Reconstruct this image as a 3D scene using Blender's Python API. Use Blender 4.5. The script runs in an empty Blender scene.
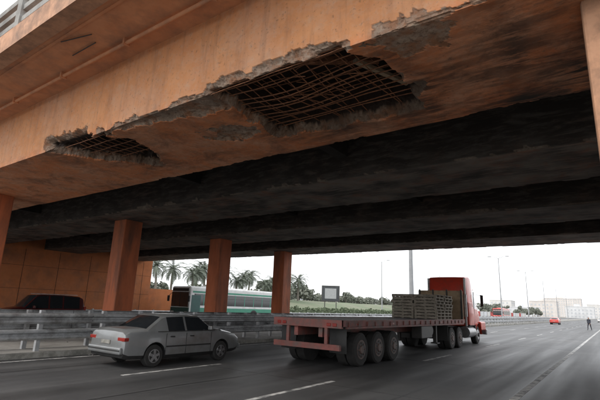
import bpy, bmesh, math, random
from mathutils import Vector, Matrix, noise
random.seed(7)
scene=bpy.context.scene
COL=scene.collection
R=math.radians

# ------------------------------------------------------------------ helpers
class MB:
    def __init__(s): s.v=[];s.f=[];s.m=[];s.sm=[];s.mats=[]
    def mi(s,mat):
        if mat not in s.mats: s.mats.append(mat)
        return s.mats.index(mat)
    def add(s,vs,fs,mat,smooth=False):
        o=len(s.v); s.v+= [tuple(v) for v in vs]
        k=s.mi(mat) if not isinstance(mat,list) else None
        for i,f in enumerate(fs):
            s.f.append(tuple(o+j for j in f)); s.sm.append(smooth)
            s.m.append(k if k is not None else s.mi(mat[i]))
    def box(s,x0,x1,y0,y1,z0,z1,mat,M=None):
        vs=[Vector(p) for p in [(x0,y0,z0),(x1,y0,z0),(x1,y1,z0),(x0,y1,z0),(x0,y0,z1),(x1,y0,z1),(x1,y1,z1),(x0,y1,z1)]]
        if M: vs=[M@v for v in vs]
        s.add(vs,[(0,3,2,1),(4,5,6,7),(0,1,5,4),(1,2,6,5),(2,3,7,6),(3,0,4,7)],mat)
    def rbox(s,x0,x1,y0,y1,z0,z1,mat,b=.03,seg=2):
        bm=bmesh.new(); bmesh.ops.create_cube(bm,size=1)
        for v in bm.verts: v.co=Vector((x0+(v.co.x+.5)*(x1-x0),y0+(v.co.y+.5)*(y1-y0),z0+(v.co.z+.5)*(z1-z0)))
        bmesh.ops.bevel(bm,geom=bm.edges[:],offset=b,segments=seg,affect='EDGES',profile=.5)
        bm.verts.ensure_lookup_table()
        s.add([v.co.copy() for v in bm.verts],[[v.index for v in f.verts] for f in bm.faces],mat)
        bm.free()
    def cyl(s,p0,p1,r0,r1,mat,n=12,caps=True,smooth=True):
        p0=Vector(p0);p1=Vector(p1);d=(p1-p0).normalized()
        u=d.orthogonal().normalized();w=d.cross(u)
        vs=[]
        for p,r in((p0,r0),(p1,r1)):
            for i in range(n):
                a=2*math.pi*i/n; vs.append(p+(u*math.cos(a)+w*math.sin(a))*r)
        s.add(vs,[(i,(i+1)%n,n+(i+1)%n,n+i) for i in range(n)],mat,smooth)
        if caps: s.add(vs,[tuple(range(n))[::-1],tuple(range(n,2*n))],mat)
    def extr(s,prof,y0,y1,mat,closed=False):
        n=len(prof)
        vs=[(x,y0,z) for x,z in prof]+[(x,y1,z) for x,z in prof]
        rng=range(n if closed else n-1)
        s.add(vs,[(i,(i+1)%n,n+(i+1)%n,n+i) for i in rng],mat)
    def mesh(s,name):
        me=bpy.data.meshes.new(name); me.from_pydata(s.v,[],s.f)
        for m in s.mats: me.materials.append(m)
        me.polygons.foreach_set('material_index',s.m)
        me.polygons.foreach_set('use_smooth',s.sm)
        me.update(); return me
    def obj(s,name,loc=(0,0,0),rot=0,parent=None,fixn=False):
        me=s.mesh(name)
        if fixn:
            bm=bmesh.new();bm.from_mesh(me);bmesh.ops.recalc_face_normals(bm,faces=bm.faces[:]);bm.to_mesh(me);bm.free()
        o=bpy.data.objects.new(name,me); COL.objects.link(o)
        o.location=loc;o.rotation_euler=(0,0,rot)
        if parent: o.parent=parent
        return o
def empty(name,loc=(0,0,0),rot=0):
    o=bpy.data.objects.new(name,None);COL.objects.link(o);o.location=loc;o.rotation_euler=(0,0,rot);return o

def c4(c): return (c[0],c[1],c[2],1)
def pm(name,c1,c2=None,scale=4,rough=.8,metal=0,bump=.15,stretch=(1,1,1),dirt=None,dscale=.6,dlo=.45,dhi=.7,rv=.1,coat=0,spec=.5,bdist=.02):
    m=bpy.data.materials.new(name);m.use_nodes=True;nt=m.node_tree;N=nt.nodes;L=nt.links
    b=N['Principled BSDF'];b.inputs['Roughness'].default_value=rough;b.inputs['Metallic'].default_value=metal
    b.inputs['Coat Weight'].default_value=coat; b.inputs['Specular IOR Level'].default_value=spec
    if c2 is None:
        c2=tuple(x*.8 for x in c1)
    tc=N.new('ShaderNodeTexCoord');mp=N.new('ShaderNodeMapping');mp.inputs['Scale'].default_value=stretch
    L.new(tc.outputs['Object'],mp.inputs['Vector'])
    n=N.new('ShaderNodeTexNoise');n.inputs['Scale'].default_value=scale;n.inputs['Detail'].default_value=8;n.inputs['Roughness'].default_value=.65
    L.new(mp.outputs[0],n.inputs['Vector'])
    r=N.new('ShaderNodeValToRGB');r.color_ramp.elements[0].position=.35;r.color_ramp.elements[1].position=.65
    r.color_ramp.elements[0].color=c4(c1);r.color_ramp.elements[1].color=c4(c2)
    L.new(n.outputs['Fac'],r.inputs[0]);out=r.outputs[0]
    if dirt:
        n2=N.new('ShaderNodeTexNoise');n2.inputs['Scale'].default_value=dscale;n2.inputs['Detail'].default_value=10;n2.inputs['Roughness'].default_value=.7
        L.new(mp.outputs[0],n2.inputs['Vector'])
        mr=N.new('ShaderNodeMapRange');mr.inputs[1].default_value=dlo;mr.inputs[2].default_value=dhi
        L.new(n2.outputs['Fac'],mr.inputs[0])
        mx=N.new('ShaderNodeMix');mx.data_type='RGBA';L.new(mr.outputs[0],mx.inputs[0]);L.new(out,mx.inputs[6]);mx.inputs[7].default_value=c4(dirt)
        out=mx.outputs[2]
    L.new(out,b.inputs['Base Color'])
    mr=N.new('ShaderNodeMapRange');mr.inputs[3].default_value=max(0,rough-rv);mr.inputs[4].default_value=min(1,rough+rv)
    L.new(n.outputs['Fac'],mr.inputs[0]);L.new(mr.outputs[0],b.inputs['Roughness'])
    if bump>0:
        bp=N.new('ShaderNodeBump');bp.inputs['Strength'].default_value=bump;bp.inputs['Distance'].default_value=bdist
        L.new(n.outputs['Fac'],bp.inputs['Height']);L.new(bp.outputs[0],b.inputs['Normal'])
    return m

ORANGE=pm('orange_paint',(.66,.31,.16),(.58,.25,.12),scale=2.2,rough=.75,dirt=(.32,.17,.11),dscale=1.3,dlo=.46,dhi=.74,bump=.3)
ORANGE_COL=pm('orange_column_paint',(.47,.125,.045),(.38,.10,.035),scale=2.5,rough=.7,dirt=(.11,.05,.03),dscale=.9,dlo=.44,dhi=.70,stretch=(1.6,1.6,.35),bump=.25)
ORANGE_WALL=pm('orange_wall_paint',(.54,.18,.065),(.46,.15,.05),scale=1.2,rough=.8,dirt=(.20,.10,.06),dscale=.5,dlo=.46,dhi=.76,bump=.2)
TANPAINT=pm('faded_orange_paint',(.55,.30,.18),(.45,.23,.13),scale=3,dirt=(.22,.14,.10),dscale=1.5,bump=.3)
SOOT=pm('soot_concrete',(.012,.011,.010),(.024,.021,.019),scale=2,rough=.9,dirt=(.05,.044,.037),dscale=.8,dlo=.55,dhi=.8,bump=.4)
CONC=pm('concrete',(.36,.35,.33),(.28,.27,.255),scale=3,rough=.9,dirt=(.15,.14,.13),dscale=.8,bump=.3)
PAVE=pm('pavement_concrete',(.30,.29,.27),(.24,.23,.21),scale=5,rough=.9,dirt=(.12,.11,.10),dscale=.4,bump=.25)
KERBM=pm('kerb_concrete',(.34,.33,.30),(.24,.23,.2),scale=6,rough=.9,dirt=(.1,.1,.09),dscale=1.5)
STEEL=pm('galvanised_steel',(.50,.51,.52),(.38,.39,.40),scale=6,rough=.45,metal=.45,dirt=(.18,.17,.16),dscale=1.5,bump=.05)
DSTEEL=pm('dark_steel',(.05,.05,.052),(.08,.075,.07),scale=8,rough=.55,metal=.4,bump=.1)
GREYPOLE=pm('grey_pole',(.34,.35,.36),(.28,.29,.30),scale=3,rough=.7)
RUBBER=pm('tyre_rubber',(.020,.020,.020),(.035,.034,.032),scale=10,rough=.85)
RIM=pm('wheel_rim',(.38,.38,.39),(.28,.28,.28),scale=8,rough=.35,metal=.7,bump=.0)
TRIM=pm('truck_wheel_steel',(.16,.10,.085),(.11,.08,.07),scale=8,rough=.6,metal=.2,dirt=(.07,.06,.055),dscale=6)
GLASS=pm('dark_glass',(.015,.018,.02),(.02,.022,.025),scale=1,rough=.07,bump=0,rv=.02,spec=.8)
SILVER=pm('silver_car_paint',(.25,.26,.265),(.22,.23,.23),scale=2,rough=.34,metal=.35,coat=.4,bump=0,dirt=(.18,.175,.165),dscale=1.6,rv=.06)
MAROON=pm('maroon_car_paint',(.09,.012,.012),(.06,.01,.01),scale=2,rough=.3,metal=.2,coat=.6,bump=0,rv=.05)
REDCAR=pm('red_car_paint',(.55,.04,.03),(.48,.03,.02),scale=2,rough=.3,coat=.5,bump=0,rv=.05)
TRUCKRED=pm('truck_red_paint',(.66,.06,.03),(.58,.045,.022),scale=2,rough=.35,coat=.4,bump=0,dirt=(.4,.08,.05),dscale=2)
BEDRED=pm('trailer_red_paint',(.30,.09,.075),(.20,.07,.058),scale=4,rough=.65,dirt=(.12,.09,.08),dscale=2.5,dlo=.42,dhi=.64,bump=.2)
DECKW=pm('trailer_deck_steel',(.40,.31,.28),(.28,.22,.20),scale=6,rough=.7,dirt=(.15,.12,.11),dscale=1.5,bump=.2)
BLACKP=pm('black_plastic',(.02,.02,.02),(.03,.03,.03),scale=8,rough=.6)
REDL=pm('red_lamp_lens',(.30,.02,.015),(.22,.02,.01),scale=20,rough=.2,bump=0)
AMBER=pm('amber_lens',(.7,.25,.02),scale=20,rough=.2,bump=0)
WHITEP=pm('white_paint',(.72,.73,.72),(.66,.66,.65),scale=3,rough=.45,bump=.03,dirt=(.5,.49,.47),dscale=1)
BUSGRN=pm('bus_green_stripe',(.05,.26,.17),(.045,.22,.15),scale=3,rough=.4,bump=0)
TEALP=pm('teal_paint',(.02,.09,.08),(.02,.07,.065),scale=3,rough=.4,bump=0)
MARK=pm('road_marking_paint',(.62,.61,.58),(.42,.41,.40),scale=9,rough=.7,dirt=(.11,.11,.11),dscale=3,dlo=.44,dhi=.60,bump=.1)
WOODG=pm('weathered_wood',(.36,.32,.26),(.24,.215,.18),scale=6,rough=.85,stretch=(1,1,6),dirt=(.13,.12,.10),dscale=3,bump=.3)
TANW=pm('tan_plywood',(.44,.33,.22),(.36,.27,.17),scale=4,rough=.8,dirt=(.2,.15,.11),dscale=2)
RUST=pm('rusty_rebar',(.30,.13,.06),(.14,.06,.035),scale=12,rough=.9,bump=.3)
BARK=pm('palm_bark',(.24,.21,.18),(.18,.16,.14),scale=6,rough=.95,stretch=(1,1,3))
PALML=pm('haze_faded_palm_leaf',(.15,.175,.13),(.12,.14,.11),scale=3,rough=.7,bump=0)  # faded green stands in for haze over the distant palms
LEAF=pm('haze_faded_tree_leaf',(.15,.165,.135),(.19,.20,.165),scale=.6,rough=.8,bump=0)  # leaf colours washed out to paint in distance haze
HEDGE=pm('hedge_leaf',(.06,.085,.045),(.10,.125,.07),scale=.8,rough=.8,bump=0)
GRASS=pm('haze_faded_grass',(.13,.165,.09),(.11,.14,.08),scale=1.5,rough=.9,dirt=(.19,.18,.13),dscale=.15,bump=.3)  # lawn greens paled, distance haze put into the colour
GROUND=pm('dusty_ground',(.22,.21,.185),(.18,.17,.155),scale=.4,rough=.95,dirt=(.15,.15,.12),dscale=.05,bump=.2)

def asphalt():
    m=pm('asphalt',(.042,.042,.043),(.064,.064,.064),scale=60,rough=.6,bump=.3,dirt=(.095,.093,.09),dscale=.35,dlo=.45,dhi=.8,stretch=(1,1,1),rv=.12,bdist=.01)
    nt=m.node_tree;N=nt.nodes;L=nt.links;b=N['Principled BSDF']
    tc=N.new('ShaderNodeTexCoord');mp=N.new('ShaderNodeMapping');mp.inputs['Scale'].default_value=(1.3,.05,1)
    L.new(tc.outputs['Object'],mp.inputs[0])
    n=N.new('ShaderNodeTexNoise');n.inputs['Scale'].default_value=1.1;n.inputs['Detail'].default_value=6
    L.new(mp.outputs[0],n.inputs['Vector'])
    mr=N.new('ShaderNodeMapRange');mr.inputs[1].default_value=.35;mr.inputs[2].default_value=.65;mr.inputs[3].default_value=.75;mr.inputs[4].default_value=1.3
    L.new(n.outputs['Fac'],mr.inputs[0])
    src=b.inputs['Base Color'].links[0].from_socket
    vm=N.new('ShaderNodeVectorMath');vm.operation='SCALE';L.new(src,vm.inputs[0]);L.new(mr.outputs[0],vm.inputs['Scale'])
    L.new(vm.outputs[0],b.inputs['Base Color'])
    mr2=N.new('ShaderNodeMapRange');mr2.inputs[1].default_value=.35;mr2.inputs[2].default_value=.65;mr2.inputs[3].default_value=.46;mr2.inputs[4].default_value=.66
    L.new(n.outputs['Fac'],mr2.inputs[0]);L.new(mr2.outputs[0],b.inputs['Roughness'])
    return m
ASPH=asphalt()

# attribute driven girder material: R damage, G soot and painted face shade, B underside
def girder_mat(name,pA,pB,uA,uB,cA,cB,orange=True):
    m=bpy.data.materials.new(name);m.use_nodes=True;nt=m.node_tree;N=nt.nodes;L=nt.links;b=N['Principled BSDF']
    at=N.new('ShaderNodeVertexColor');at.layer_name='dmg';sp=N.new('ShaderNodeSeparateColor');L.new(at.outputs[0],sp.inputs[0])
    tc=N.new('ShaderNodeTexCoord')
    def nz(s,d=8,st=(1,1,1),ro=.65,dist=0):
        mp=N.new('ShaderNodeMapping');mp.inputs['Scale'].default_value=st;L.new(tc.outputs['Object'],mp.inputs[0])
        n=N.new('ShaderNodeTexNoise');n.inputs['Scale'].default_value=s;n.inputs['Detail'].default_value=d;n.inputs['Roughness'].default_value=ro;n.inputs['Distortion'].default_value=dist
        L.new(mp.outputs[0],n.inputs['Vector']);return n.outputs['Fac']
    def mr(i,a,bb,c=0,d=1):
        x=N.new('ShaderNodeMapRange');x.inputs[1].default_value=a;x.inputs[2].default_value=bb;x.inputs[3].default_value=c;x.inputs[4].default_value=d
        L.new(i,x.inputs[0]);return x.outputs[0]
    def mix(f,a,bb):
        x=N.new('ShaderNodeMix');x.data_type='RGBA';L.new(f,x.inputs[0])
        for k,v in((6,a),(7,bb)):
            if isinstance(v,tuple): x.inputs[k].default_value=c4(v)
            else: L.new(v,x.inputs[k])
        return x.outputs[2]
    def mth(op,a,bb):
        x=N.new('ShaderNodeMath');x.operation=op
        for k,v in((0,a),(1,bb)):
            if isinstance(v,(int,float)): x.inputs[k].default_value=v
            else: L.new(v,x.inputs[k])
        x.use_clamp=True
        return x.outputs[0]
    big=nz(1.3,10);fine=nz(14,6);strk=nz(2.4,9,(.55,2.8,2.8),.72,.4);mott=nz(6,10,(1,1,1),.75);drip=nz(1.6,8,(3.2,3.2,.35),.7)
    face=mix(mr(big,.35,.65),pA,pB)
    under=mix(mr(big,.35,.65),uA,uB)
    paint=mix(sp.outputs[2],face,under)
    if orange:
        paint=mix(mth('MULTIPLY',mr(nz(.7,10,(1,1,1),.75),.44,.60),.6),paint,(.62,.36,.235))
        paint=mix(mth('MULTIPLY',mr(mott,.50,.68),.45),paint,(.58,.41,.30))
        paint=mix(mth('MULTIPLY',mr(drip,.50,.68),.50),paint,(.36,.18,.10))
    st=mth('MULTIPLY',mr(nz(1.1,12,(1,1,1),.72,.6),.49,.64),mth('ADD',mth('MULTIPLY',sp.outputs[2],.62),.18))
    c=mix(st,paint,(.20,.085,.045))
    c=mix(mth('MULTIPLY',mr(fine,.58,.70),.6),c,(.15,.085,.055))
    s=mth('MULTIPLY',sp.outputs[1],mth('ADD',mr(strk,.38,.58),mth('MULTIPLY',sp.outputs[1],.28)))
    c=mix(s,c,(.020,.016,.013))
    conc=mix(mr(mott,.35,.65),cA,cB)
    if orange: conc=mix(mth('MULTIPLY',mr(nz(3.3,8,(1,1,1),.7),.46,.60),.85),conc,(.30,.13,.06))
    conc=mix(mr(fine,.5,.70),conc,(cB[0]*.45,cB[1]*.36,cB[2]*.30))
    conc=mix(mth('MULTIPLY',sp.outputs[1],.8),conc,(.05,.032,.022))
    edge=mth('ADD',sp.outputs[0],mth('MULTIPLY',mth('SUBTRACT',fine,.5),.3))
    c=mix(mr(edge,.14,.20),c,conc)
    c=mix(mr(sp.outputs[0],.5,.8),c,(.028,.016,.011))  # deepest damage goes near-black, darkening the hole interior by colour
    L.new(c,b.inputs['Base Color']);b.inputs['Roughness'].default_value=.85
    bp=N.new('ShaderNodeBump');bp.inputs['Strength'].default_value=.6;bp.inputs['Distance'].default_value=.02
    h=mth('ADD',mth('MULTIPLY',fine,.5),mott);L.new(h,bp.inputs['Height']);L.new(bp.outputs[0],b.inputs['Normal'])
    return m
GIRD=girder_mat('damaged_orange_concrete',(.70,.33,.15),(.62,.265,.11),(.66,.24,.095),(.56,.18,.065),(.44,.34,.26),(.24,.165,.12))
GIRD2=girder_mat('shaded_sooty_concrete',(.08,.072,.065),(.055,.05,.047),(.20,.17,.145),(.12,.105,.09),(.30,.26,.22),(.14,.12,.10),orange=False)  # soot, plus painted light: faces coloured darker, soffits lighter as if road-lit

# ------------------------------------------------------------------ bridge
H=5.25; DECKZ=6.85
def seg_d(px,py,a,b):
    ax,ay=a;bx,by=b;dx=bx-ax;dy=by-ay
    t=max(0,min(1,((px-ax)*dx+(py-ay)*dy)/(dx*dx+dy*dy)))
    return math.hypot(px-ax-t*dx,py-ay-t*dy)
def sdp(px,py,poly):
    d=1e9;ins=False;n=len(poly)
    for i in range(n):
        a=poly[i];b=poly[(i+1)%n];d=min(d,seg_d(px,py,a,b))
        if (a[1]>py)!=(b[1]>py) and px<(b[0]-a[0])*(py-a[1])/(b[1]-a[1])+a[0]: ins=not ins
    return -d if ins else d
def ss(a,b,x):
    if a==b: return 0
    t=max(0,min(1,(x-a)/(b-a)));return t*t*(3-2*t)
def fb(x,y,z,o=4):
    return noise.fractal(Vector((x,y,z)),1.0,2.0,o)
HOLE1=[(-5.45,4.56),(-4.0,4.58),(-2.85,4.56),(-2.38,5.05),(-2.25,5.87),(-2.38,7.1),(-3.4,7.05),(-4.6,7.0),(-5.6,6.8),(-5.4,5.8)]
HOLE2=[(-11.4,4.30),(-10.2,4.28),(-9.5,4.40),(-8.9,4.75),(-8.5,5.3),(-8.8,6.2),(-9.4,6.8),(-10.2,6.2),(-10.9,5.3)]
PATCH=[(-2.3,4.52),(-1.55,4.42),(-1.3,4.9),(-1.5,5.3),(-1.85,5.4),(-2.2,5.0)]
SPALL=[(-8.9,4.60),(-7.6,4.54),(-6.5,4.58),(-5.6,4.48),(-4.6,4.44),(-3.4,4.46),(-2.6,4.5),(-2.3,4.8),(-3.2,4.9),(-4.6,5.0),(-5.6,5.4),(-6.4,5.1),(-7.6,4.84),(-8.8,4.86)]
SPALL2=[(-6.9,5.8),(-6.2,5.6),(-5.4,5.9),(-5.5,6.5),(-6.3,6.7),(-6.9,6.3)]

def girder(name,Y0,Y1,mat,main=False,x0=-36,x1=17,step=.03):
    xs=[];x=x0
    fa,fbb=((-12.6,.6) if main else (-34,4))
    while x<x1:
        xs.append(x); x+= step if fa<=x<fbb else .6
    xs.append(x1)
    W=Y1-Y0;D=DECKZ-H
    ts=[];t=-D
    while t<W-.0001:
        ts.append(t)
        if t<-.85: t+=.12
        else: t+=step
        if ts[-1]<0<t: t=0
    ts.append(W); t=W+step
    for k in range(6): ts.append(W+step*(k+1))
    for k in range(1,5): ts.append(W+step*6+(D-step*6)*k/4)
    vs=[];cols=[]
    for x in xs:
        fine=fa-.01<=x<=fbb+.1
        for t in ts:
            if t<=0: p=Vector((x,Y0,H-t))
            elif t<=W: p=Vector((x,Y0+t,H))
            else: p=Vector((x,Y1,H+(t-W)))
            if t<.4: a=ss(-.4,.4,t)*math.pi/2; n=Vector((0,math.cos(a),math.sin(a)))
            elif t<W-.05: n=Vector((0,0,1))
            elif t<W+.05: n=Vector((0,-.7,.7))
            else: n=Vector((0,-1,0))
            d=0.;c=[0,0,0]
            nz1=fb(x*1.1,t*1.1,Y0);nz2=fb(x*5,t*5,Y0+9)
            e=max(0,-.01+.16*fb(x*.7,3.1,Y0,5)+.05*nz2)
            te=min(abs(t),abs(t-W))
            if te<e: d=max(d,.035*ss(e,e*.4,te)+.01)
            if main:
                ho=1;pp=1
                if fine:
                    soft=1 if t>0 else .55
                    j=.13*fb(x*2.2,t*2.2,4,3)*(1 if t>0 else .8)+.09*nz2*soft
                    h1=sdp(x,Y0+t,HOLE1)
                    s1=h1+j; s2=sdp(x,Y0+t,HOLE2)+j
                    if t>W-.05: s1=s2=1
                    s=min(s1,s2)
                    sp=min(sdp(x,Y0+t,SPALL)+j*1.3,sdp(x,Y0+t,SPALL2)+j*2.2+.12,s+.02-.26*nz1*soft)
                    if sp<0: d=max(d,.02+.05*ss(0,-.12,sp)+.03*abs(nz2))
                    pp=sdp(x,Y0+t,PATCH)+j*1.5
                    if pp<0: d=max(d,.014+.012*abs(nz2))
                    if s<0:
                        d=max(d,.05+.09*ss(0,-.05,s)+.05*abs(nz2))
                    if s<-.05: d=max(d,.12+.16*ss(-.05,-.09,s)+.9*ss(-.13,-.2,s))
                    ho=s
                    if pp<0: ho=1
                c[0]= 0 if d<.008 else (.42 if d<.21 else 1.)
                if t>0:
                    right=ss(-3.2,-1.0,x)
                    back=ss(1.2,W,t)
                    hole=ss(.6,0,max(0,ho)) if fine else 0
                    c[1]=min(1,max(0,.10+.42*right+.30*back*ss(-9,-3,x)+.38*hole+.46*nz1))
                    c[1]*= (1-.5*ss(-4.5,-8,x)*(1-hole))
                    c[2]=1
                    if fine and pp<0: c[1]=.1
                else:
                    c[1]=max(0,.12*ss(-.4,0,t)+.16*nz1) * (1 if x>-6 else .6)
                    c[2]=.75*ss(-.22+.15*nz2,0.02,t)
                if t>W: c[1]=1
            else:
                c[0]=0 if d<.01 else .4
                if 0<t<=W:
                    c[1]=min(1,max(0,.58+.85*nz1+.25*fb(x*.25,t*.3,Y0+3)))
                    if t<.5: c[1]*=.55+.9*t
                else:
                    c[1]=min(1,max(0,1.05+.35*nz1-.35*ss(-.5,0,t)*(1 if t<=0 else 0)))  # faces darkened beyond the soffit, painted shade on top of soot
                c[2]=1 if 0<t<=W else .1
            p+=n*(d+.006*nz1)
            vs.append(p);cols.append(c)
    nt=len(ts);fs=[]
    for i in range(len(xs)-1):
        for k in range(nt-1):
            a=i*nt+k;fs.append((a,a+1,a+nt+1,a+nt))
    me=bpy.data.meshes.new(name);me.from_pydata([tuple(v) for v in vs],[],fs)
    me.materials.append(mat)
    ca=me.color_attributes.new('dmg','FLOAT_COLOR','POINT')
    flat=[]
    for c in cols: flat+=[c[0],c[1],max(0,min(1,c[2])),1]
    ca.data.foreach_set('color',flat)
    me.update()
    o=bpy.data.objects.new(name,me);COL.objects.link(o);return o
bridge=empty('road_bridge')
GY=[(4.65,7.7),(10.1,13.1),(16.1,19.1),(22.1,25.2)]
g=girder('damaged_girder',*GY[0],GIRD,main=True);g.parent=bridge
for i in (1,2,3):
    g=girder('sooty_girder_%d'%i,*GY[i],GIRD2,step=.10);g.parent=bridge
mb=MB()
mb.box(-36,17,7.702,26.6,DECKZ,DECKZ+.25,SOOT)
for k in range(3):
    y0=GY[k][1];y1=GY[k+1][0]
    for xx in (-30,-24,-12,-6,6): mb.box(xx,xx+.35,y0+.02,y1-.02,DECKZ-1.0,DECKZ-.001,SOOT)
mb.obj('deck_slab',parent=bridge)
mb=MB()
mb.box(-36,17,3.05,7.70,DECKZ-.004,DECKZ+.25,ORANGE)
mb.box(-36,17,2.98,3.30,DECKZ-.05,DECKZ+.42,TANPAINT)
mb.box(-36,17,3.42,3.47,DECKZ-.03,DECKZ-.005,ORANGE)
mb.obj('deck_overhang',parent=bridge)
mb=MB()
z=DECKZ+.42
x=-36
while x<17:
    mb.box(x,x+.22,3.03,3.25,z,z+.85,CONC); x+=2.0
for zz in (.18,.48,.78):
    mb.box(-36,17,3.07,3.21,z+zz,z+zz+.13,CONC)
x=-36
while x<17:
    mb.box(x,x+.22,26.3,26.5,DECKZ+.25,z+.85,CONC); x+=2.0
mb.box(-36,17,26.35,26.45,z+.6,z+.75,CONC)
mb.obj('parapet_railing',parent=bridge)
mb=MB()
mb.cyl((-36,4.2,DECKZ-.09),(17,4.2,DECKZ-.09),.04,.04,ORANGE,n=12)
x=-35
while x<17:
    mb.box(x,x+.05,4.13,4.27,DECKZ-.14,DECKZ-.003,ORANGE); x+=2.5
mb.cyl((-9.0,3.9,DECKZ-.03),(-8.1,3.9,DECKZ-.03),.012,.012,DSTEEL,n=6)
mb.cyl((-8.7,3.5,DECKZ-.03),(-7.9,3.7,DECKZ-.03),.012,.012,DSTEEL,n=6)
mb.obj('drain_pipe',parent=bridge)
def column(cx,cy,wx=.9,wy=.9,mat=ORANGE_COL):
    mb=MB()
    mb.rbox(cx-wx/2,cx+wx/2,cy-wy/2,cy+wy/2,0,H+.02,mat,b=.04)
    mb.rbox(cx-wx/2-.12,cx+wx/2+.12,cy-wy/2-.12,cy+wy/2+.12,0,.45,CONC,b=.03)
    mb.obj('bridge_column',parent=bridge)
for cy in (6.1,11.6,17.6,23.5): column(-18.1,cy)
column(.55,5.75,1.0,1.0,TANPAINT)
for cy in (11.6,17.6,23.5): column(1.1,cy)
def abut(x0,x1,face):
    mb=MB()
    mb.box(x0,x1,3.2,26.2,-.02,H+1.59,ORANGE_WALL)
    fx=x1 if face>0 else x0
    y=4.4
    while y<26:
        mb.box(min(fx-.004*face,fx+.006*face),max(fx-.004*face,fx+.006*face),y,y+.03,0.1,H-.1,SOOT)
        y+=2.6
    for zz in (2.2,3.9):
        mb.box(min(fx-.004*face,fx+.005*face),max(fx-.004*face,fx+.005*face),3.3,26.1,zz,zz+.02,SOOT)
    mb.obj('abutment_wall',parent=bridge)
abut(-37.2,-36.001,1);abut(17.001,18.2,-1)
mb=MB()
mb.box(-37.0,-36.4,26.21,30.5,0,2.8,ORANGE_WALL)
mb.obj('retaining_wall')

# rebar: a nearly straight two-layer grid, locally bent by the impact
cu=bpy.data.curves.new('exposed_rebar','CURVE');cu.dimensions='3D';cu.bevel_depth=.010;cu.bevel_resolution=1
def wire(pts,r=1.):
    s=cu.splines.new('POLY');s.points.add(len(pts)-1)
    for i,p in enumerate(pts): s.points[i].co=(p[0],p[1],p[2],1);s.points[i].radius=r
def bump_(x,y): return .16*math.exp(-((x+4.3)**2/.9+(y-5.7)**2/.5))
for (zz0,cnt,rr_) in ((.20,11,1.1),(.62,7,1.0)):
    for i in range(cnt):
        y=4.92+i*(2.0/cnt);bend=random.choice([0,0,0,.10,-.09])
        pts=[]
        for k in range(13):
            u=k/12;x=-5.6+3.3*u
            pts.append((x,y+bend*math.sin(u*math.pi)+.012*fb(x*2,y,i),H+zz0-bump_(x,y)*(1 if zz0<.4 else .3)))
        wire(pts,rr_)
for (zz0,cnt,rr_) in ((.225,12,.9),(.645,9,.9)):
    for i in range(cnt):
        x=-5.3+i*(3.0/cnt);lean=random.choice([0,0,.05,-.05,.22,-.2])
        pts=[]
        for k in range(11):
            u=k/10;y=4.9+2.1*u
            pts.append((x+lean*u+.012*fb(u*4,i,5),y,H+zz0-bump_(x,y)*(1 if zz0<.4 else .3)))
        wire(pts,rr_)
for i in range(7):  # a few torn bars
    x=random.uniform(-4.9,-3.0);y=random.uniform(5.0,6.3);a=random.uniform(-.5,.9);L_=random.uniform(.5,1.1)
    wire([(x+math.cos(a)*L_*k/6,y+math.sin(a)*L_*k/6,H+.22-.16*(k/6)**2) for k in range(7)],.8)
for i in range(3):
    zz=H+.10+i*.07;y=4.78+.03*i
    wire([(-6.0+3.6*k/24,y+.015*fb(k*.5,i,1),zz+.02*fb(k*.35,i,8)) for k in range(25)],1.3 if i%2 else .9)
for i in range(8):
    x=-10.5+i*.22
    wire([(x,4.95,H+.30),(x+.05,5.1,H+.2),(x+.1,5.4,H+.16),(x+.15,6.2,H+.18)],.9)
for i in range(5):
    wire([(-10.9+2.4*k/10,4.95+i*.28+.015*fb(k*.6,i,2),H+.15+.02*fb(k*.5,i,3)) for k in range(11)],1)
cu.materials.append(RUST)
rb=bpy.data.objects.new('exposed_rebar',cu);COL.objects.link(rb);rb.parent=bridge
mb=MB()
M=Matrix.Translation((-2.75,6.05,H+.34))@Matrix.Rotation(R(-22),4,'Z')
mb.box(-.04,.04,-.6,.6,-.03,.03,TANW,M)
M=Matrix.Translation((-3.9,5.8,H+.8))@Matrix.Rotation(R(-60),4,'Z')
mb.box(-.06,.06,-1.1,1.1,-.05,.05,RUST,M)
mb.obj('broken_formwork',parent=bridge)

# ------------------------------------------------------------------ ground & roads
mb=MB();mb.box(-2500,2500,-300,4000,-.5,-.03,GROUND);mb.obj('ground')
mb=MB();mb.box(-13.7,-.3,-60,1500,-.028,0,ASPH);mb.obj('road')
mb=MB();mb.box(-35,-20.5,-60,1500,-.028,0,ASPH);mb.obj('opposite_road')
mb=MB()
mb.box(-20.35,-13.85,-60,1500,-.02,.145,PAVE)
for xx in (-13.85,-20.5): mb.box(xx,xx+.15,-60,1500,-.02,.15,KERBM)
mb.obj('median_pavement')
mb=MB()
mb.box(-.15,4.5,-60,1500,-.02,.125,PAVE);mb.box(-.3,-.15,-60,1500,-.02,.13,KERBM)
y=-20
while y<60: mb.box(-.149,4.49,y,y+.02,.1,.1265,SOOT);y+=1.5
mb.obj('right_pavement')
mb=MB();mb.box(-38.5,-35.15,-60,3.2,-.02,.125,PAVE);mb.box(-35.99,-35.15,3.2,26.2,-.02,.125,PAVE);mb.box(-38.5,-35.15,26.2,1500,-.02,.125,PAVE);mb.box(-35.15,-35,-60,1500,-.02,.13,KERBM);mb.obj('left_pavement')
mb=MB()
mb.box(-2.0,-1.85,-60,1500,0,.004,MARK)
mb.box(-13.35,-13.22,-60,1500,0,.004,MARK)
for xl in (-5.75,-9.6):
    y=-31.5
    while y<400: mb.box(xl-.06,xl+.06,y,y+3.2,0,.004,MARK); y+=9.5
for xl in (-25.3,-30.1):
    y=-30
    while y<400: mb.box(xl-.06,xl+.06,y,y+3.2,0,.004,MARK); y+=9.5
mb.obj('road_markings')
TAR=pm('tar_seal',(.02,.02,.02),(.03,.03,.03),scale=8,rough=.5)
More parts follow.
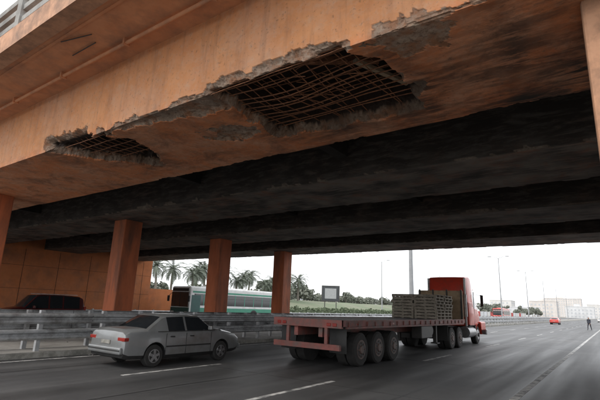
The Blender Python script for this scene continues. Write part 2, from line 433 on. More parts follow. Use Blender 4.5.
mb=MB()
for j,(xx,y0,y1) in enumerate([(-7.7,3,60),(-3.8,8,120),(-11.6,0,90)]):
    pts=[];y=y0
    while y<y1: pts.append((xx+.12*fb(y*.2,j,1),y));y+=.6
    for a,b in zip(pts,pts[1:]):
        mb.add([(a[0]-.02,a[1],.003),(a[0]+.02,a[1],.003),(b[0]+.02,b[1],.003),(b[0]-.02,b[1],.003)],[(0,1,2,3)],TAR)
for y in (9.2,15.8,28,41):
    mb.box(-13.2,-2.0,y,y+.035,.0,.0028,TAR)
mb.obj('tar_seams')
mb=MB()
for i in range(160):
    side=random.random()
    x=-13.6+abs(random.gauss(0,.25)) if side<.5 else random.uniform(-19.8,-15.4)
    y=random.uniform(3,22);z=.0 if side<.5 else .145;r=random.uniform(.01,.045)
    vs=[Vector((x,y,z))+Vector((random.gauss(0,1),random.gauss(0,1),random.gauss(0,1))).normalized()*r for _ in range(4)]
    for v in vs: v.z=max(z+.001,v.z)
    mb.add(vs,[(0,1,2),(0,2,3),(0,3,1),(1,3,2)],CONC)
mb.obj('concrete_rubble')

# guardrails
def wprof(x,z,s):
    return [(x,z-.155),(x+.035*s,z-.14),(x+.08*s,z-.10),(x+.08*s,z-.06),(x+.01*s,z-.015),(x+.01*s,z+.015),(x+.08*s,z+.06),(x+.08*s,z+.10),(x+.035*s,z+.14),(x,z+.155)]
def guardrail(x,y0,y1,s,zs,top):
    mb=MB()
    for z in zs:
        p=wprof(x,z,s);mb.extr(p+[(a-.004*s,b) for a,b in p[::-1]],y0,y1,STEEL,closed=True)
    y=y0+.5
    while y<y1:
        mb.box(x-.14 if s>0 else x+.02,x-.02 if s>0 else x+.14,y,y+.12,.1,top,STEEL)
        y+=2.
    y=y0
    while y<y1:
        for z in zs:
            mb.box(x+.0*s-.006,x+.006+.004*s,y,y+.01,z-.15,z+.15,DSTEEL)
            for q in (-.07,.07): mb.box(min(x+.078*s,x+.09*s),max(x+.078*s,x+.09*s),y+.08,y+.11,z+q-.012,z+q+.012,DSTEEL)
        y+=4
    mb.obj('guardrail')
guardrail(-14.0,-12,140,1,(.62,1.08),1.32)
guardrail(-15.0,-12,140,-1,(.75,1.15),1.30)
guardrail(-35.5,-12,120,1,(.62,),.85)

# ------------------------------------------------------------------ vehicles
def loft(mb,st,tags,dark,paint):
    rings=[]
    for (y,zb,zk,zr,w,wr) in st:
        h=[(w*.9,zb),(w*.985,zb+.10),(w,zb+(zk-zb)*.45),(w*.985,zk-.05),(w*.955,zk),(wr,zr-.045),(wr-.085,zr),(wr*.4,zr+.018)]
        r=[(x,y,z) for x,z in h]+[(-x,y,z) for x,z in h[::-1]]
        rings.append(r)
    n=16
    vs=[p for r in rings for p in r]
    fs=[];ms=[]
    for i in range(len(st)-1):
        side,top=tags[i]
        for k in range(n):
            k2=(k+1)%n
            fs.append((i*n+k,i*n+k2,(i+1)*n+k2,(i+1)*n+k))
            kk=k if k<8 else 14-k
            if k==7: m=top
            elif k==15: m=dark
            elif kk==0: m=dark
            elif kk in(1,2,3): m=paint
            elif kk==4: m=side
            elif kk==5: m=paint
            else: m=top
            ms.append(m)
    fs.append(tuple(range(n)));ms.append(paint)
    fs.append(tuple((len(st)-1)*n+k for k in range(n))[::-1]);ms.append(paint)
    mb.add(vs,fs,ms,True)
def cut(o,cyls):
    for (x0,x1,y,z,r) in cyls:
        c=MB();c.cyl((x0,y,z),(x1,y,z),r,r,BLACKP,n=28,smooth=False);co=c.obj('cutter',fixn=True)
        m=o.modifiers.new('b','BOOLEAN');m.operation='DIFFERENCE';m.object=co;m.solver='EXACT'
        bpy.context.view_layer.update()
        dg=bpy.context.evaluated_depsgraph_get();me=bpy.data.meshes.new_from_object(o.evaluated_get(dg))
        o.modifiers.clear();old=o.data;o.data=me;bpy.data.objects.remove(co)
def wheel(mb,x,y,r,w,s,rim=RIM,nsp=5,rr=.62):
    mb.cyl((x-s*w,y,r),(x-s*.03,y,r),r,r,RUBBER,n=28)
    mb.cyl((x-s*.03,y,r),(x,y,r),r,r*.93,RUBBER,n=28)
    mb.cyl((x-s*.01,y,r),(x+s*.004,y,r),r*rr,r*rr*.97,rim,n=24)
    mb.cyl((x+s*.003,y,r),(x+s*.006,y,r),r*rr*.86,r*rr*.86,BLACKP,n=24)
    for k in range(nsp):
        a=2*math.pi*k/nsp
        M=Matrix.Translation((x+s*.006,y,r))@Matrix.Rotation(a,4,'X')
        mb.box(-.012,.012,-.035*r/.3,.035*r/.3,0,r*rr*.9,rim,M)
    mb.cyl((x,y,r),(x+s*.03,y,r),r*.18,r*.15,rim,n=14)
def make_car(name,st,tags,paint,axles,w,loc,rot=0,rr=.29,extras=None):
    e=empty(name,loc,rot)
    mb=MB();loft(mb,st,tags,BLACKP,paint);o=mb.obj('body',fixn=True)
    cy=[]
    for a in axles: cy+=[(w-.26,w+.2,a,rr+.01,rr+.055),(-w-.2,-w+.26,a,rr+.01,rr+.055)]
    cut(o,cy);o.parent=e
    for p in o.data.polygons: p.use_smooth=True
    try:
        o.data.set_sharp_from_angle(angle=R(28))
    except Exception: pass
    mb=MB()
    for a in axles:
        wheel(mb,w-.02,a,rr,.2,1);wheel(mb,-w+.02,a,rr,.2,-1)
        mb.box(-w+.27,w-.27,a-.3,a+.3,.2,.55,BLACKP)
    mb.obj('wheels',parent=e)
    mb=MB()
    if extras: extras(mb)
    mb.obj('trim',parent=e)
    return e
S=[(0,.36,.70,.74,.70,.66),(.05,.28,.84,.90,.78,.72),(.16,.24,.90,.965,.815,.73),(.72,.22,.93,.985,.83,.73),
   (1.22,.20,.92,1.29,.83,.61),(1.36,.20,.92,1.33,.83,.61),(1.95,.20,.915,1.35,.83,.61),(2.02,.20,.915,1.35,.83,.61),
   (2.58,.20,.91,1.32,.83,.60),(3.12,.20,.90,.955,.83,.72),(3.5,.21,.87,.92,.825,.71),(4.02,.24,.78,.81,.80,.68),(4.22,.28,.66,.70,.76,.62),(4.3,.36,.56,.58,.68,.56)]
P,G_=SILVER,GLASS
T=[(P,P),(P,P),(P,P),(P,G_),(P,P),(G_,P),(P,P),(G_,P),(G_,G_),(P,P),(P,P),(P,P),(P,P)]
def ex_sedan(mb,w=.83,paint=SILVER,L_=4.3):
    for s in(-1,1):
        mb.rbox(min(s*.50,s*.75),max(s*.50,s*.75),-.002,.10,.69,.78,REDL,b=.012)
        mb.rbox(min(s*.70,s*.80),max(s*.70,s*.80),.004,.14,.69,.775,REDL,b=.012)
        mb.rbox(min(s*.42,s*.68),max(s*.42,s*.68),L_-.12,L_+.0,.54,.66,WHITEP,b=.012)
        for y in (1.28,1.985,2.95): mb.box(min(s*(w-.02),s*(w+.002)),max(s*(w-.02),s*(w+.002)),y,y+.010,.30,.86,BLACKP)
        mb.box(min(s*(w-.02),s*(w+.006)),max(s*(w-.02),s*(w+.006)),1.3,2.95,.50,.535,BLACKP)
        for y in (1.42,2.12): mb.rbox(min(s*(w-.02),s*(w+.02)),max(s*(w-.02),s*(w+.02)),y,y+.14,.76,.79,BLACKP,b=.005)
        mb.rbox(min(s*(w-.02),s*(w+.14)),max(s*(w-.02),s*(w+.14)),2.80,2.90,.93,1.04,paint,b=.02)
        mb.box(min(s*(w-.06),s*(w-.016)),max(s*(w-.06),s*(w-.016)),1.0,3.1,.905,.92,BLACKP)
    mb.rbox(-.74,.74,-.06,.10,.36,.54,paint,b=.04)
    mb.box(-.72,.72,-.064,-.058,.44,.475,BLACKP)
    mb.box(-.2,.2,-.018,.02,.60,.69,KERBM)
    mb.box(-.70,.70,.055,.075,.56,.575,BLACKP)
    mb.rbox(-.74,.74,L_-.12,L_+.06,.30,.48,paint,b=.04)
    mb.cyl((-.45,-.05,.27),(-.45,.3,.27),.025,.025,DSTEEL)
make_car('silver_sedan_car',S,T,SILVER,(.95,3.42),.83,(-11.0,6.85,0),0,extras=ex_sedan)
T2=[tuple(REDCAR if q is SILVER else q for q in t) for t in T]
make_car('red_car',S,T2,REDCAR,(.95,3.42),.83,(-10.2,104,0),0,extras=lambda mb:ex_sedan(mb,paint=REDCAR))
WC=WHITEP
T3=[tuple(WC if q is SILVER else q for q in t) for t in T]
make_car('white_car',S,T3,WC,(.95,3.42),.83,(-4.4,190,0),0,extras=lambda mb:ex_sedan(mb,paint=WC))
V=[(0,.36,.85,.95,.76,.70),(.06,.28,1.0,1.12,.83,.76),(.18,.25,1.02,1.62,.86,.70),(.40,.25,1.02,1.72,.87,.68),(1.35,.25,1.02,1.77,.87,.68),(1.43,.25,1.02,1.77,.87,.68),
   (2.15,.25,1.01,1.77,.87,.68),(2.23,.25,1.01,1.77,.87,.68),(2.85,.25,1.0,1.72,.87,.67),(3.45,.25,1.0,1.07,.87,.75),(3.9,.27,.94,1.0,.85,.72),(4.3,.3,.78,.84,.8,.66),(4.4,.38,.64,.68,.72,.6)]
P=MAROON
TV=[(P,P),(P,G_),(P,P),(G_,P),(P,P),(G_,P),(P,P),(G_,P),(G_,G_),(P,P),(P,P),(P,P)]
def ex_van(mb):
    for s in(-1,1):
        mb.rbox(min(s*.70,s*.84),max(s*.70,s*.84),-.01,.12,.8,1.15,REDL,b=.012)
        for y in (1.39,2.19,3.05): mb.box(min(s*.85,s*.873),max(s*.85,s*.873),y,y+.012,.32,.96,BLACKP)
        mb.box(min(s*.85,s*.876),max(s*.85,s*.876),.7,3.6,.40,.52,STEEL)
        mb.rbox(min(s*.85,s*1.02),max(s*.85,s*1.02),3.0,3.1,1.02,1.16,MAROON,b=.02)
        mb.rbox(min(s*.45,s*.72),max(s*.45,s*.72),4.28,4.42,.66,.8,WHITEP,b=.012)
        mb.box(min(s*.55,s*.58),max(s*.55,s*.58),.5,2.7,1.80,1.83,STEEL)
    mb.rbox(-.8,.8,-.06,.1,.36,.56,BLACKP,b=.04);mb.rbox(-.8,.8,4.3,4.48,.32,.56,BLACKP,b=.04)
make_car('maroon_van',V,TV,MAROON,(.85,3.5),.87,(-27.4,14.9,.02),R(180),rr=.33,extras=ex_van)

# flatbed truck -------------------------------------------------
tr=empty('flatbed_truck',(-7.75,11.4,0))
mb=MB()
W=1.25;Lt=13.0;zt=1.36
mb.box(-W+.06,W-.06,.06,Lt-.06,zt-.05,zt,DECKW)
for k in range(64): mb.box(-W+.08,W-.08,.1+k*.2,.1+k*.2+.012,zt-.01,zt+.003,DSTEEL)
for s in(-1,1):
    a,b=sorted((s*(W-.06),s*W));mb.box(a,b,0,Lt,zt-.17,zt+.015,BEDRED)
    a,b=sorted((s*(W-.055),s*(W+.03)));mb.box(a,b,.3,Lt-.3,zt-.235,zt-.175,BEDRED)
    for k in range(21):
        y=.4+k*.6;mb.box(min(s*W,s*(W+.035)),max(s*W,s*(W+.035)),y,y+.06,zt-.175,zt-.03,BEDRED)
    a,b=sorted((s*.38,s*.52));mb.box(a,b,.1,9.0,zt-.50,zt-.06,BEDRED);mb.box(a,b,9.0,Lt-.1,zt-.30,zt-.06,BEDRED)
    for k in range(5):
        mb.box(min(s*W,s*(W+.004)),max(s*W,s*(W+.004)),.9+k*2.7,1.05+k*2.7,zt-.13,zt-.09,REDL)
for k in range(13): mb.box(-W+.06,W-.06,.5+k*1.,.6+k*1.,zt-.16,zt-.05,DSTEEL)
mb.box(-W,W,-.03,.06,zt-.22,zt+.015,BEDRED)
mb.box(-W+.05,W-.05,-.05,.05,.52,.68,BEDRED)
for s in(-1,1):
    mb.box(s*.7-.05,s*.7+.05,0,.08,.68,zt-.2,BEDRED)
    for q in(.82,1.02): mb.rbox(s*q-.07,s*q+.07,-.05,-.025,zt-.17,zt-.08,REDL,b=.01)
    mb.box(s*.62-0 if s>0 else -1.2,1.2 if s>0 else -.62,.35,.37,.42,zt-.15,BLACKP)
    mb.box(min(s*.8,s*.95),max(s*.8,s*.95),9.2,9.35,.35,zt-.05,DSTEEL);mb.box(min(s*.72,s*1.03),max(s*.72,s*1.03),9.1,9.45,.30,.35,DSTEEL)
mb.rbox(.78,1.22,6.6,7.9,.62,1.12,DSTEEL,b=.03);mb.rbox(-1.22,-.78,6.0,7.2,.62,1.12,DSTEEL,b=.03)
mb.cyl((-1.1,8.2,.9),(1.1,8.2,.9),.18,.18,DSTEEL,n=16)
mb.obj('trailer',parent=tr)
mb=MB()
def twheel(mb,y,s):
    r=.5;x=s*1.23
    mb.cyl((x-s*.27,y,r),(x-s*.04,y,r),r,r,RUBBER,n=32);mb.cyl((x-s*.04,y,r),(x,y,r),r,r*.9,RUBBER,n=32)
    mb.cyl((x-s*.62,y,r),(x-s*.33,y,r),r,r,RUBBER,n=32)
    mb.cyl((x-s*.005,y,r),(x+s*.006,y,r),r*.58,r*.56,TRIM,n=24)
    mb.cyl((x+s*.005,y,r),(x+s*.009,y,r),r*.48,r*.48,BLACKP,n=24)
    mb.cyl((x,y,r),(x+s*.04,y,r),r*.30,r*.22,TRIM,n=16)
    for k in range(8):
        a=k*math.pi/4;mb.cyl((x+s*.0,y+.2*math.cos(a),r+.2*math.sin(a)),(x+s*.03,y+.2*math.cos(a),r+.2*math.sin(a)),.025,.02,TRIM,n=8)
for y in (1.25,2.5,3.75,10.75,12.05):
    for s in(-1,1): twheel(mb,y,s)
    mb.cyl((-.9,y,.5),(.9,y,.5),.09,.09,DSTEEL)
for s in(-1,1):
    y=16.1;x=s*1.12
    mb.cyl((x-s*.3,y,.5),(x-s*.04,y,.5),.5,.5,RUBBER,n=32);mb.cyl((x-s*.04,y,.5),(x,y,.5),.5,.45,RUBBER,n=32)
    mb.cyl((x-s*.005,y,.5),(x+s*.03,y,.5),.3,.26,RIM,n=24);mb.cyl((x,y,.5),(x+s*.08,y,.5),.12,.1,DSTEEL,n=16)
mb.cyl((-.9,16.1,.5),(.9,16.1,.5),.07,.07,DSTEEL)
mb.obj('wheels',parent=tr)
mb=MB();P=TRUCKRED
ST=[(14.25,1.0,2.3,3.50,1.16,1.02),(14.32,.95,2.3,3.66,1.2,1.04),(14.9,.95,2.3,3.74,1.2,1.05),(15.35,.95,2.0,3.66,1.18,1.02),(15.45,.95,1.98,3.60,1.16,1.0),(16.1,.95,1.96,3.05,1.14,.96),(16.25,.95,1.96,2.86,1.12,.93),
    (16.62,1.0,1.93,2.0,1.05,.86),(17.2,1.0,1.84,1.92,.95,.76),(17.85,1.0,1.72,1.80,.84,.68),(18.02,1.0,1.55,1.62,.76,.6)]
TT=[(P,P),(P,P),(P,P),(P,P),(G_,P),(P,G_),(G_,G_),(P,P),(P,P),(P,P)]
loft(mb,ST,TT,BLACKP,P)
o=mb.obj('cab',parent=tr,fixn=True)
try: o.data.set_sharp_from_angle(angle=R(30))
except Exception: pass
mb=MB()
for s in(-1,1):
    a,b=sorted((s*.3,s*.45));mb.box(a,b,10,17.9,.72,1.0,DSTEEL)
    prof=[]
    for k in range(11):
        an=math.pi*k/10;prof.append((16.1-.66*math.cos(an),.5+.66*math.sin(an)))
    prof=[(15.44,.62)]+prof+[(16.85,.55)]
    x0,x1=s*.78,s*1.2
    vs=[(x0,y,z) for y,z in prof]+[(x1,y,z) for y,z in prof];n=len(prof)
    mb.add(vs,[(i,i+1,n+i+1,n+i) for i in range(n-1)],P,True)
    mb.rbox(min(s*.78,s*1.18),max(s*.78,s*1.18),16.75,17.9,.72,1.22,P,b=.08,seg=3)
    mb.rbox(min(s*.85,s*1.1),max(s*.85,s*1.1),17.86,17.93,.98,1.14,WHITEP,b=.02)
    mb.cyl((s*.95,13.9,.68),(s*.95,15.3,.68),.30,.30,RIM,n=20)
    mb.box(min(s*.75,s*1.2),max(s*.75,s*1.2),15.3,15.42,.4,1.0,DSTEEL)
    mb.cyl((s*1.02,14.12,1.0),(s*1.02,14.12,3.6),.06,.06,RIM,n=12)
    mb.cyl((s*1.02,14.12,1.5),(s*1.02,14.12,2.7),.10,.10,RIM,n=12)
    mb.cyl((s*1.1,16.1,2.75),(s*1.42,16.2,2.75),.015,.015,DSTEEL,n=6);mb.cyl((s*1.1,16.1,2.1),(s*1.42,16.2,2.1),.015,.015,DSTEEL,n=6)
    mb.rbox(min(s*1.34,s*1.5),max(s*1.34,s*1.5),16.16,16.24,2.1,2.75,BLACKP,b=.02)
    mb.box(min(s*1.13,s*1.165),max(s*1.13,s*1.165),15.42,15.435,1.05,2.9,BLACKP)
    mb.box(min(s*.65,s*1.22),max(s*.65,s*1.22),10.1,10.12,.4,1.1,BLACKP)
mb.rbox(-1.2,1.2,17.98,18.2,.45,.78,RIM,b=.05)
mb.box(-.55,.55,18.01,18.05,.9,1.55,DSTEEL)
for k in range(6): mb.box(-.52,.52,18.05,18.07,.95+k*.1,1.0+k*.1,RIM)
mb.rbox(-.95,.95,15.9,16.3,3.0,3.1,P,b=.03)
for q in(-.7,-.35,0,.35,.7): mb.rbox(q-.06,q+.06,15.15,15.3,3.69,3.77,AMBER,b=.015)
mb.box(-1.2,1.2,12.92,13.0,zt,2.85,TANW)
for q in(-1.15,-.4,.35,1.1): mb.box(q,q+.07,12.86,12.918,zt,2.9,DSTEEL)
mb.obj('tractor_fittings',parent=tr)
mb=MB()
def pallet(mb,x0,y0,z0,lx,ly):
    for k in range(7): a=x0+k*(lx-.11)/6;mb.box(a,a+.13,y0,y0+ly,z0+.115,z0+.138,WOODG)
    for k in range(3): a=y0+k*(ly-.1)/2;mb.box(x0,x0+lx,a,a+.1,z0+.025,z0+.113,WOODG)
    for k in range(3): a=x0+k*(lx-.11)/2;mb.box(a,a+.11,y0,y0+ly,z0,z0+.023,WOODG)
for i in range(8):
    for j in range(2):
        jx=random.uniform(-.04,.04);jy=random.uniform(-.04,.04)
        pallet(mb,-1.12+j*1.12+jx,9.0+jy,zt+.01+i*.14,1.08,1.15)
        pallet(mb,-1.12+j*1.12-jx,10.25-jy,zt+.01+i*.14,1.08,1.15)
mb.obj('pallet_stack',parent=tr)

# bus -----------------------------------------------------------
def bus(name,loc,rot,low,stripe,front,L_=11.8):
    e=empty(name,loc,rot);mb=MB();w=1.25
    mb.rbox(-w,w,0,L_,.32,3.05,low,b=.16,seg=3)
    for s in(-1,1):
        f=lambda a,b:(min(s*a,s*b),max(s*a,s*b))
        a,b=f(w-.02,w+.006);mb.box(a,b,.5,L_-.12,1.42,2.42,GLASS)
        a,b=f(w-.02,w+.012)
        y=1.6
        while y<L_-.6: mb.box(a,b,y,y+.09,1.42,2.42,stripe);mb.box(a,b,y+.09,y+1.35,2.05,2.08,DSTEEL);y+=1.35
        mb.box(*f(w-.02,w+.01),.3,L_-.3,.52,1.22,stripe)
        mb.box(*f(w-.02,w+.011),.3,L_-.3,2.5,2.66,stripe)
        mb.box(*f(w-.02,w+.013),.2,1.25,.5,2.3,front)
        for y in(2.3,L_-3.3):
            mb.cyl((s*(w-.3),y,.5),(s*(w+.013),y,.5),.6,.6,BLACKP,n=24);mb.cyl((s*(w-.2),y,.48),(s*(w+.03),y,.48),.48,.48,RUBBER,n=24);mb.cyl((s*(w),y,.48),(s*(w+.04),y,.48),.28,.26,RIM,n=16)
        mb.rbox(*f(w+.02,w+.22),-.25,-.12,1.7,2.2,BLACKP,b=.02);mb.cyl((s*(w-.1),.05,2.5),(s*(w+.1),-.18,2.2),.02,.02,BLACKP,n=6)
    mb.rbox(-1.17,1.17,-.02,.1,1.25,2.55,GLASS,b=.05);mb.box(-1.05,1.05,-.03,.02,2.6,2.86,BLACKP)
    mb.rbox(-1.2,1.2,-.015,.1,.42,1.22,front,b=.04);mb.rbox(-1.22,1.22,-.08,.1,.3,.55,BLACKP,b=.03)
    for s in(-1,1): mb.rbox(s*.9-.18,s*.9+.18,-.04,.05,.7,.88,WHITEP,b=.02)
    mb.box(-.02,.02,-.03,.0,1.25,2.55,BLACKP)
    mb.rbox(-.8,.8,3,5,3.05,3.22,low,b=.05);mb.rbox(-.5,.5,7,8,3.05,3.15,low,b=.03)
    mb.rbox(-1.1,1.1,L_-.08,L_+.015,1.5,2.4,GLASS,b=.03)
    mb.obj('bus_body',parent=e);return e
bus('city_bus',(-31.25,26.0,0),0,WHITEP,BUSGRN,TEALP)
bus('red_bus',(-25.5,128,0),0,REDCAR,WHITEP,REDCAR,L_=10)

# ------------------------------------------------------------------ person
def person(loc,rot):
    e=empty('pedestrian',loc,rot)
    verts=[];edges=[];rad=[]
    def v(p,r): verts.append(p);rad.append(r);return len(verts)-1
    def ed(a,b): edges.append((a,b))
    pel=v((0,0,.93),(.15,.11));ch=v((0,.01,1.15),(.14,.10));sh=v((0,.02,1.36),(.17,.10));nk=v((0,.03,1.48),(.06,.06));
    ed(pel,ch);ed(ch,sh);ed(sh,nk)
    for s in(-1,1):
        fwd=.18*s
        hp=v((s*.10,0,.88),(.10,.10));kn=v((s*.10,fwd*.9+.04,.49),(.065,.065));an=v((s*.10,fwd*1.5-.03,.09),(.042,.045));to=v((s*.11,fwd*1.5+.14,.04),(.04,.03))
        ed(pel,hp);ed(hp,kn);ed(kn,an);ed(an,to)
        so=v((s*.20,.02,1.38),(.06,.06));el=v((s*.26,-fwd*.5,1.10),(.045,.045));wr=v((s*.25,-fwd*1.0+.08,.86),(.03,.03));ha=v((s*.25,-fwd*1.1+.12,.80),(.032,.018))
        ed(sh,so);ed(so,el);ed(el,wr);ed(wr,ha)
        for q in range(4):
            f1=v((s*.25+(q-1.5)*.014,-fwd*1.1+.13,.74-.004*abs(q-1.5)),(.009,.009));f2=v((s*.245+(q-1.5)*.014,-fwd*1.1+.145,.705),(.008,.008));ed(ha,f1);ed(f1,f2)
        th=v((s*.235,-fwd*1.1+.165,.765),(.010,.010));ed(ha,th)
    hd=v((0,.04,1.56),(.075,.085));tp=v((0,.035,1.68),(.078,.095));ed(nk,hd);ed(hd,tp)
    me=bpy.data.meshes.new('body');me.from_pydata(verts,edges,[])
    o=bpy.data.objects.new('body',me);COL.objects.link(o);o.parent=e
    o.modifiers.new('s','SKIN')
    for i,r in enumerate(rad): me.skin_vertices[0].data[i].radius=r
    me.skin_vertices[0].data[0].use_root=True
    o.modifiers.new('u','SUBSURF').levels=2
    bpy.context.view_layer.update()
    dg=bpy.context.evaluated_depsgraph_get();m2=bpy.data.meshes.new_from_object(o.evaluated_get(dg));o.modifiers.clear();o.data=m2
    SK=pm('skin',(.36,.2,.13),scale=8,rough=.6);SH=pm('dark_shirt',(.05,.055,.07),scale=8,rough=.9);TRO=pm('dark_trousers',(.03,.03,.04),scale=8,rough=.9);HA=pm('black_hair',(.015,.012,.01),scale=20,rough=.6);SHOE=pm('shoes',(.02,.02,.02),scale=8)
    m2.materials.clear()
    for m in(SK,SH,TRO,HA,SHOE): m2.materials.append(m)
    for p in m2.polygons:
        c=p.center;p.use_smooth=True
        if c.z>1.66 or (c.z>1.52 and c.y<.01): k=3
        elif c.z>1.46: k=0
        elif abs(c.x)>.19 and c.z<.88: k=0
        elif c.z>.94 or (abs(c.x)>.2 and c.z>.86): k=1
        elif c.z>.11: k=2
        else: k=4
        p.material_index=k
    mb=MB()
    mb.cyl((0,.125,1.585),(0,.155,1.56),.012,.016,SK,n=8)
    for s in(-1,1):
        mb.cyl((s*.075,.04,1.60),(s*.09,.035,1.60),.03,.025,SK,n=10);mb.cyl((s*.03,.115,1.61),(s*.03,.126,1.61),.012,.008,HA,n=8)
    mb.box(-.025,.025,.118,.128,1.525,1.533,REDL)
    mb.obj('face_features',parent=e)
person((-3.0,73,0),R(155))

# ------------------------------------------------------------------ vegetation
def palm_mesh(seed):
    rd=random.Random(seed);mb=MB()
    hgt=6.0+rd.uniform(-.5,.5);bx=rd.uniform(-.3,.3);by=rd.uniform(-.3,.3);pr=None
    for k in range(9):
        u=k/8;p=(bx*u*u,by*u*u,hgt*u);r=.24-.09*u+(.06 if k==0 else 0)
        if pr: mb.cyl(pr[0],p,pr[1],r,BARK,n=9,caps=False)
        pr=(p,r)
    top=Vector(pr[0])
    for i in range(30):
        az=i*2.4+rd.uniform(-.2,.2);el=-.65+2.0*(i/30)+rd.uniform(-.1,.1);L_=rd.uniform(2.0,2.8)
        d=Vector((math.cos(az),math.sin(az),0));side=Vector((-math.sin(az),math.cos(az),0))
        prev=top.copy();ang=el
        for k in range(9):
            ang-=.06+.028*k
            nx=prev+(d*math.cos(ang)+Vector((0,0,1))*math.sin(ang))*L_/9
            mb.cyl(prev,nx,.02,.012,PALML,n=3,caps=False)
            ll=.50*math.sin(math.pi*(k+1.0)/10.2)+.05
            for s in(-1,1):
                for q in(0,.33,.66):
                    b=prev.lerp(nx,q);t=b+side*s*ll+(nx-prev)*1.1+Vector((0,0,-.10-.12*rd.random()))
                    wv=(nx-prev)*.16
                    mb.add([b-wv,b+wv,t],[(0,1,2)],PALML)
            prev=nx
    return mb.mesh('palm_tree')
pal=[palm_mesh(s) for s in(1,2,3,4)]
for i in range(15):
    o=bpy.data.objects.new('palm_tree',pal[i%4]);COL.objects.link(o)
    o.location=(-60+random.uniform(-1.5,1.5),42+i*3.0+random.uniform(-.8,.8),.6);o.rotation_euler=(0,0,random.uniform(0,6.28));s=random.uniform(.9,1.2);o.scale=(s,s,s)
def tree_mass(name,items,leaf=.45):
    mb=MB()
    for (x,y,z,r,h) in items:
        mb.cyl((x,y,z),(x+.1,y,z+h*.55),r*.09,r*.05,BARK,n=7,caps=False)
        for k in range(4):
            a=random.uniform(0,6.28);mb.cyl((x+.05,y,z+h*.35),(x+math.cos(a)*r*.6,y+math.sin(a)*r*.6,z+h*.7),r*.04,r*.015,BARK,n=5,caps=False)
        cl=[(x+random.gauss(0,r*.42),y+random.gauss(0,r*.42),z+h*random.uniform(.45,.9),r*random.uniform(.25,.5)) for _ in range(11)]
        for c in cl:
            for _ in range(60):
                d=Vector((random.gauss(0,1),random.gauss(0,1),random.gauss(0,1))).normalized()*c[3]*random.uniform(.6,1.1)
                p=Vector(c[:3])+d;a=Vector((random.gauss(0,1),random.gauss(0,1),random.gauss(0,1))).normalized()*leaf*random.uniform(.4,.8);b=a.orthogonal().normalized()*leaf*.5
                mb.add([p-a,p+b,p+a,p-b],[(0,1,2,3)],LEAF)
    mb.obj(name)
it=[]
for i in range(34):
    y=84+i*6+random.uniform(-3,3);it.append((-70-.25*(y-92)+random.uniform(-9,7),y,1.6,random.uniform(2,3.4),random.uniform(3.4,5.6)))
for i in range(16):
    it.append((-44+random.uniform(-4,3),190+i*12,0,random.uniform(2.0,3.2),random.uniform(4,6.5)))
for i in range(12): it.append((-75+random.uniform(-6,4),44+i*5,0.5,2.4,4.5))
tree_mass('distant_trees',it,.6)
def hedge(name,x0,x1,y0,y1,z,h,n,leaf):
    mb=MB()
    mb.box(x0+.25,x1-.25,y0,y1,z-.1,z+h*.55,HEDGE)
    for i in range(n):
        y=random.uniform(y0,y1);x=random.uniform(x0,x1)
        hh=h*(.85+.35*fb(y*.35,x*.5,3));zz=z+hh*math.sqrt(random.random())
        p=Vector((x,y,zz));a=Vector((random.gauss(0,1),random.gauss(0,1),random.gauss(0,1))).normalized()*leaf*random.uniform(.5,1);b=a.orthogonal().normalized()*leaf*.5
        mb.add([p-a,p+b,p+a,p-b],[(0,1,2,3)],HEDGE)
    mb.obj(name)
hedge('median_hedge',-18.2,-16.4,46,150,.14,.95,9000,.16)
hedge('roadside_hedge',-42,-39.6,40,170,.1,1.5,11000,.24)
vs=[];fs=[];nx,ny=30,60
for i in range(nx+1):
    for j in range(ny+1):
        u=i/nx;v_=j/ny;x=-39-60*u;y=31+260*v_
        z=.02+(3.0*ss(0,.42,u))*ss(0,.12,v_)*(1-ss(.7,1,v_))+.12*fb(x*.1,y*.1,0)*min(1,u*6)
        if j in(0,ny): z=-.05
        vs.append((x,y,z))
for i in range(nx):
    for j in range(ny):
        a=i*(ny+1)+j;fs.append((a,a+ny+1,a+ny+2,a+1))
mb=MB();mb.add(vs,fs,GRASS,True);mb.obj('lawn_mound')

# ------------------------------------------------------------------ street furniture
def lamp(x,y,h=14,r=.16,double=True,name='street_lamp'):
    mb=MB();mb.cyl((0,0,0),(0,0,h),r,r*.5,GREYPOLE,n=14);mb.cyl((0,0,0),(0,0,.5),r*1.5,r*1.4,CONC,n=14)
    for s in((-1,1) if double else (1,)):
        mb.cyl((0,0,h-.1),(s*.9,0,h+.25),.05,.045,GREYPOLE,n=8);mb.cyl((s*.9,0,h+.25),(s*1.5,0,h+.32),.045,.04,GREYPOLE,n=8)
        mb.rbox(min(s*1.4,s*2.1),max(s*1.4,s*2.1),-.14,.14,h+.26,h+.40,GREYPOLE,b=.05)
    mb.obj(name,loc=(x,y,.1))
lamp(-15.2,39.5,13,.24)
for y in (99,134,170,210,255): lamp(-18.9,y,13,.15)
lamp(-46,100,13,.15,False);lamp(-47,60,13,.15,False);lamp(-46,145,13,.15,False)
lamp(2.2,130,11,.14,False)
mb=MB()
SCREEN=pm('billboard_face',(.03,.035,.04),(.05,.055,.06),scale=2,rough=.4,bump=0)
mb.box(-1.9,1.9,0,.25,1.6,4.9,DSTEEL)
mb.box(-1.72,1.72,-.012,.0,1.78,4.72,SCREEN)
mb.box(-1.2,1.2,-.02,-.013,2.2,4.3,GREYPOLE)
for q in(-1.2,1.2): mb.cyl((q,.12,-1),(q,.12,1.6),.09,.09,DSTEEL,n=8)
mb.obj('billboard',loc=(-48.5,80,1.2),rot=R(28))
mb=MB();SGN=pm('sign_green',(.03,.14,.07),scale=5,rough=.5,bump=0)
mb.cyl((0,0,0),(0,0,4.2),.06,.06,GREYPOLE,n=8);mb.rbox(-1.1,1.1,-.06,-.02,2.9,4.3,SGN,b=.015)
for q in(3.2,3.55,3.9): mb.box(-.8,.8,-.066,-.061,q,q+.1,WHITEP)
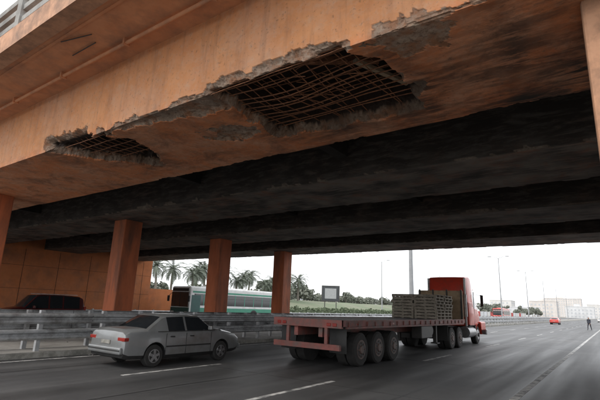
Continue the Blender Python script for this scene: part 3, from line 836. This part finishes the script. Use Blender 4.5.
mb.obj('traffic_sign',loc=(-37,88,0))

# buildings
HZW=pm('haze_faded_window',(.52,.54,.56),scale=1,rough=.5,bump=0)  # window colour lightened to paint haze over the far buildings
HB=[pm('haze_faded_render_%d'%i,c,scale=.2,rough=.9,bump=0) for i,c in enumerate([(.66,.67,.68),(.68,.67,.65),(.64,.65,.67),(.67,.63,.60)])]  # wall colours bleached pale, with the haze painted in
def building(x,y,w,d,h,mat,name='apartment_building',fl=3.1):
    mb=MB();mb.box(0,w,0,d,0,h,mat);mb.box(-.2,w+.2,-.2,d+.2,h,h+.5,mat)
    mb.box(w*.3,w*.5,d*.3,d*.6,h+.5,h+2.6,mat)
    n=int(h/fl)
    for k in range(n):
        z=k*fl+1
        q=1.2
        while q<w-1.8: mb.box(q,q+1.5,-.06,.0,z,z+1.4,HZW);mb.box(q-.1,q+1.6,-.1,0,z-.15,z-.02,mat);q+=3.2
        q=1.2
        while q<d-1.8: mb.box(w,w+.06,q,q+1.5,z,z+1.4,HZW);q+=3.2
    mb.obj(name,loc=(x,y,0))
for i,(x,y,w,d,h) in enumerate([(-118,400,24,20,9),(-92,430,18,20,13),(-70,390,20,18,7),(-64,460,22,20,14),(-40,520,24,18,11),(-25,600,22,22,15),(10,480,22,20,10),(6,640,30,20,16),(-160,360,26,20,8),(-210,330,30,22,9),(-150,470,24,20,17),(-260,280,30,24,9),(-190,230,26,18,7),(12,330,20,25,7),(-5,900,40,30,24),(-90,800,50,30,28)]):
    building(x,y,w,d,h,HB[i%4])
REDW=pm('red_hoarding',(.5,.06,.05),scale=1,rough=.7,bump=0)
mb=MB()
y=150
while y<260:
    mb.box(-38.9,-38.7,y,y+4.9,0,2.2,REDW if int(y/5)%4<1 else HB[int(y)%3]);mb.box(-38.95,-38.65,y+4.9,y+5.2,0,2.4,CONC);y+=5.2
mb.obj('boundary_wall')

# ------------------------------------------------------------------ camera
X=Vector((625,81,433)).normalized();Y=Vector((315,-118,-433)).normalized()
Y=(Y-X*Y.dot(X)).normalized();Z=X.cross(Y)
cam=bpy.data.cameras.new('camera');co=bpy.data.objects.new('camera',cam);COL.objects.link(co)
M=Matrix((X,Y,Z)).to_4x4();M.translation=(0,0,1.75)
co.matrix_world=M
cam.sensor_width=36;cam.lens=433/600*36;cam.clip_end=6000;cam.clip_start=.05
scene.camera=co
# ------------------------------------------------------------------ light
w=bpy.data.worlds.new('World');scene.world=w;w.use_nodes=True;nt=w.node_tree;N=nt.nodes;L=nt.links
bg=N['Background'];sky=N.new('ShaderNodeTexSky');sky.sky_type='NISHITA';sky.sun_disc=False
el,az=R(42),R(200)
sky.sun_elevation=el;sky.sun_rotation=az;sky.dust_density=4
mx=N.new('ShaderNodeMix');mx.data_type='RGBA';mx.inputs[0].default_value=.85
L.new(sky.outputs[0],mx.inputs[6]);mx.inputs[7].default_value=(12.6,12.8,13.1,1)
L.new(mx.outputs[2],bg.inputs[0]);bg.inputs[1].default_value=.15
s=bpy.data.lights.new('sun','SUN');s.energy=1.5;s.angle=R(14);s.color=(1,.96,.9)
so=bpy.data.objects.new('sun',s);COL.objects.link(so)
d=Vector((math.sin(az)*math.cos(el),math.cos(az)*math.cos(el),math.sin(el)))
so.rotation_euler=d.to_track_quat('Z','Y').to_euler()
scene.view_settings.view_transform='Standard';scene.view_settings.look='None';scene.view_settings.exposure=0
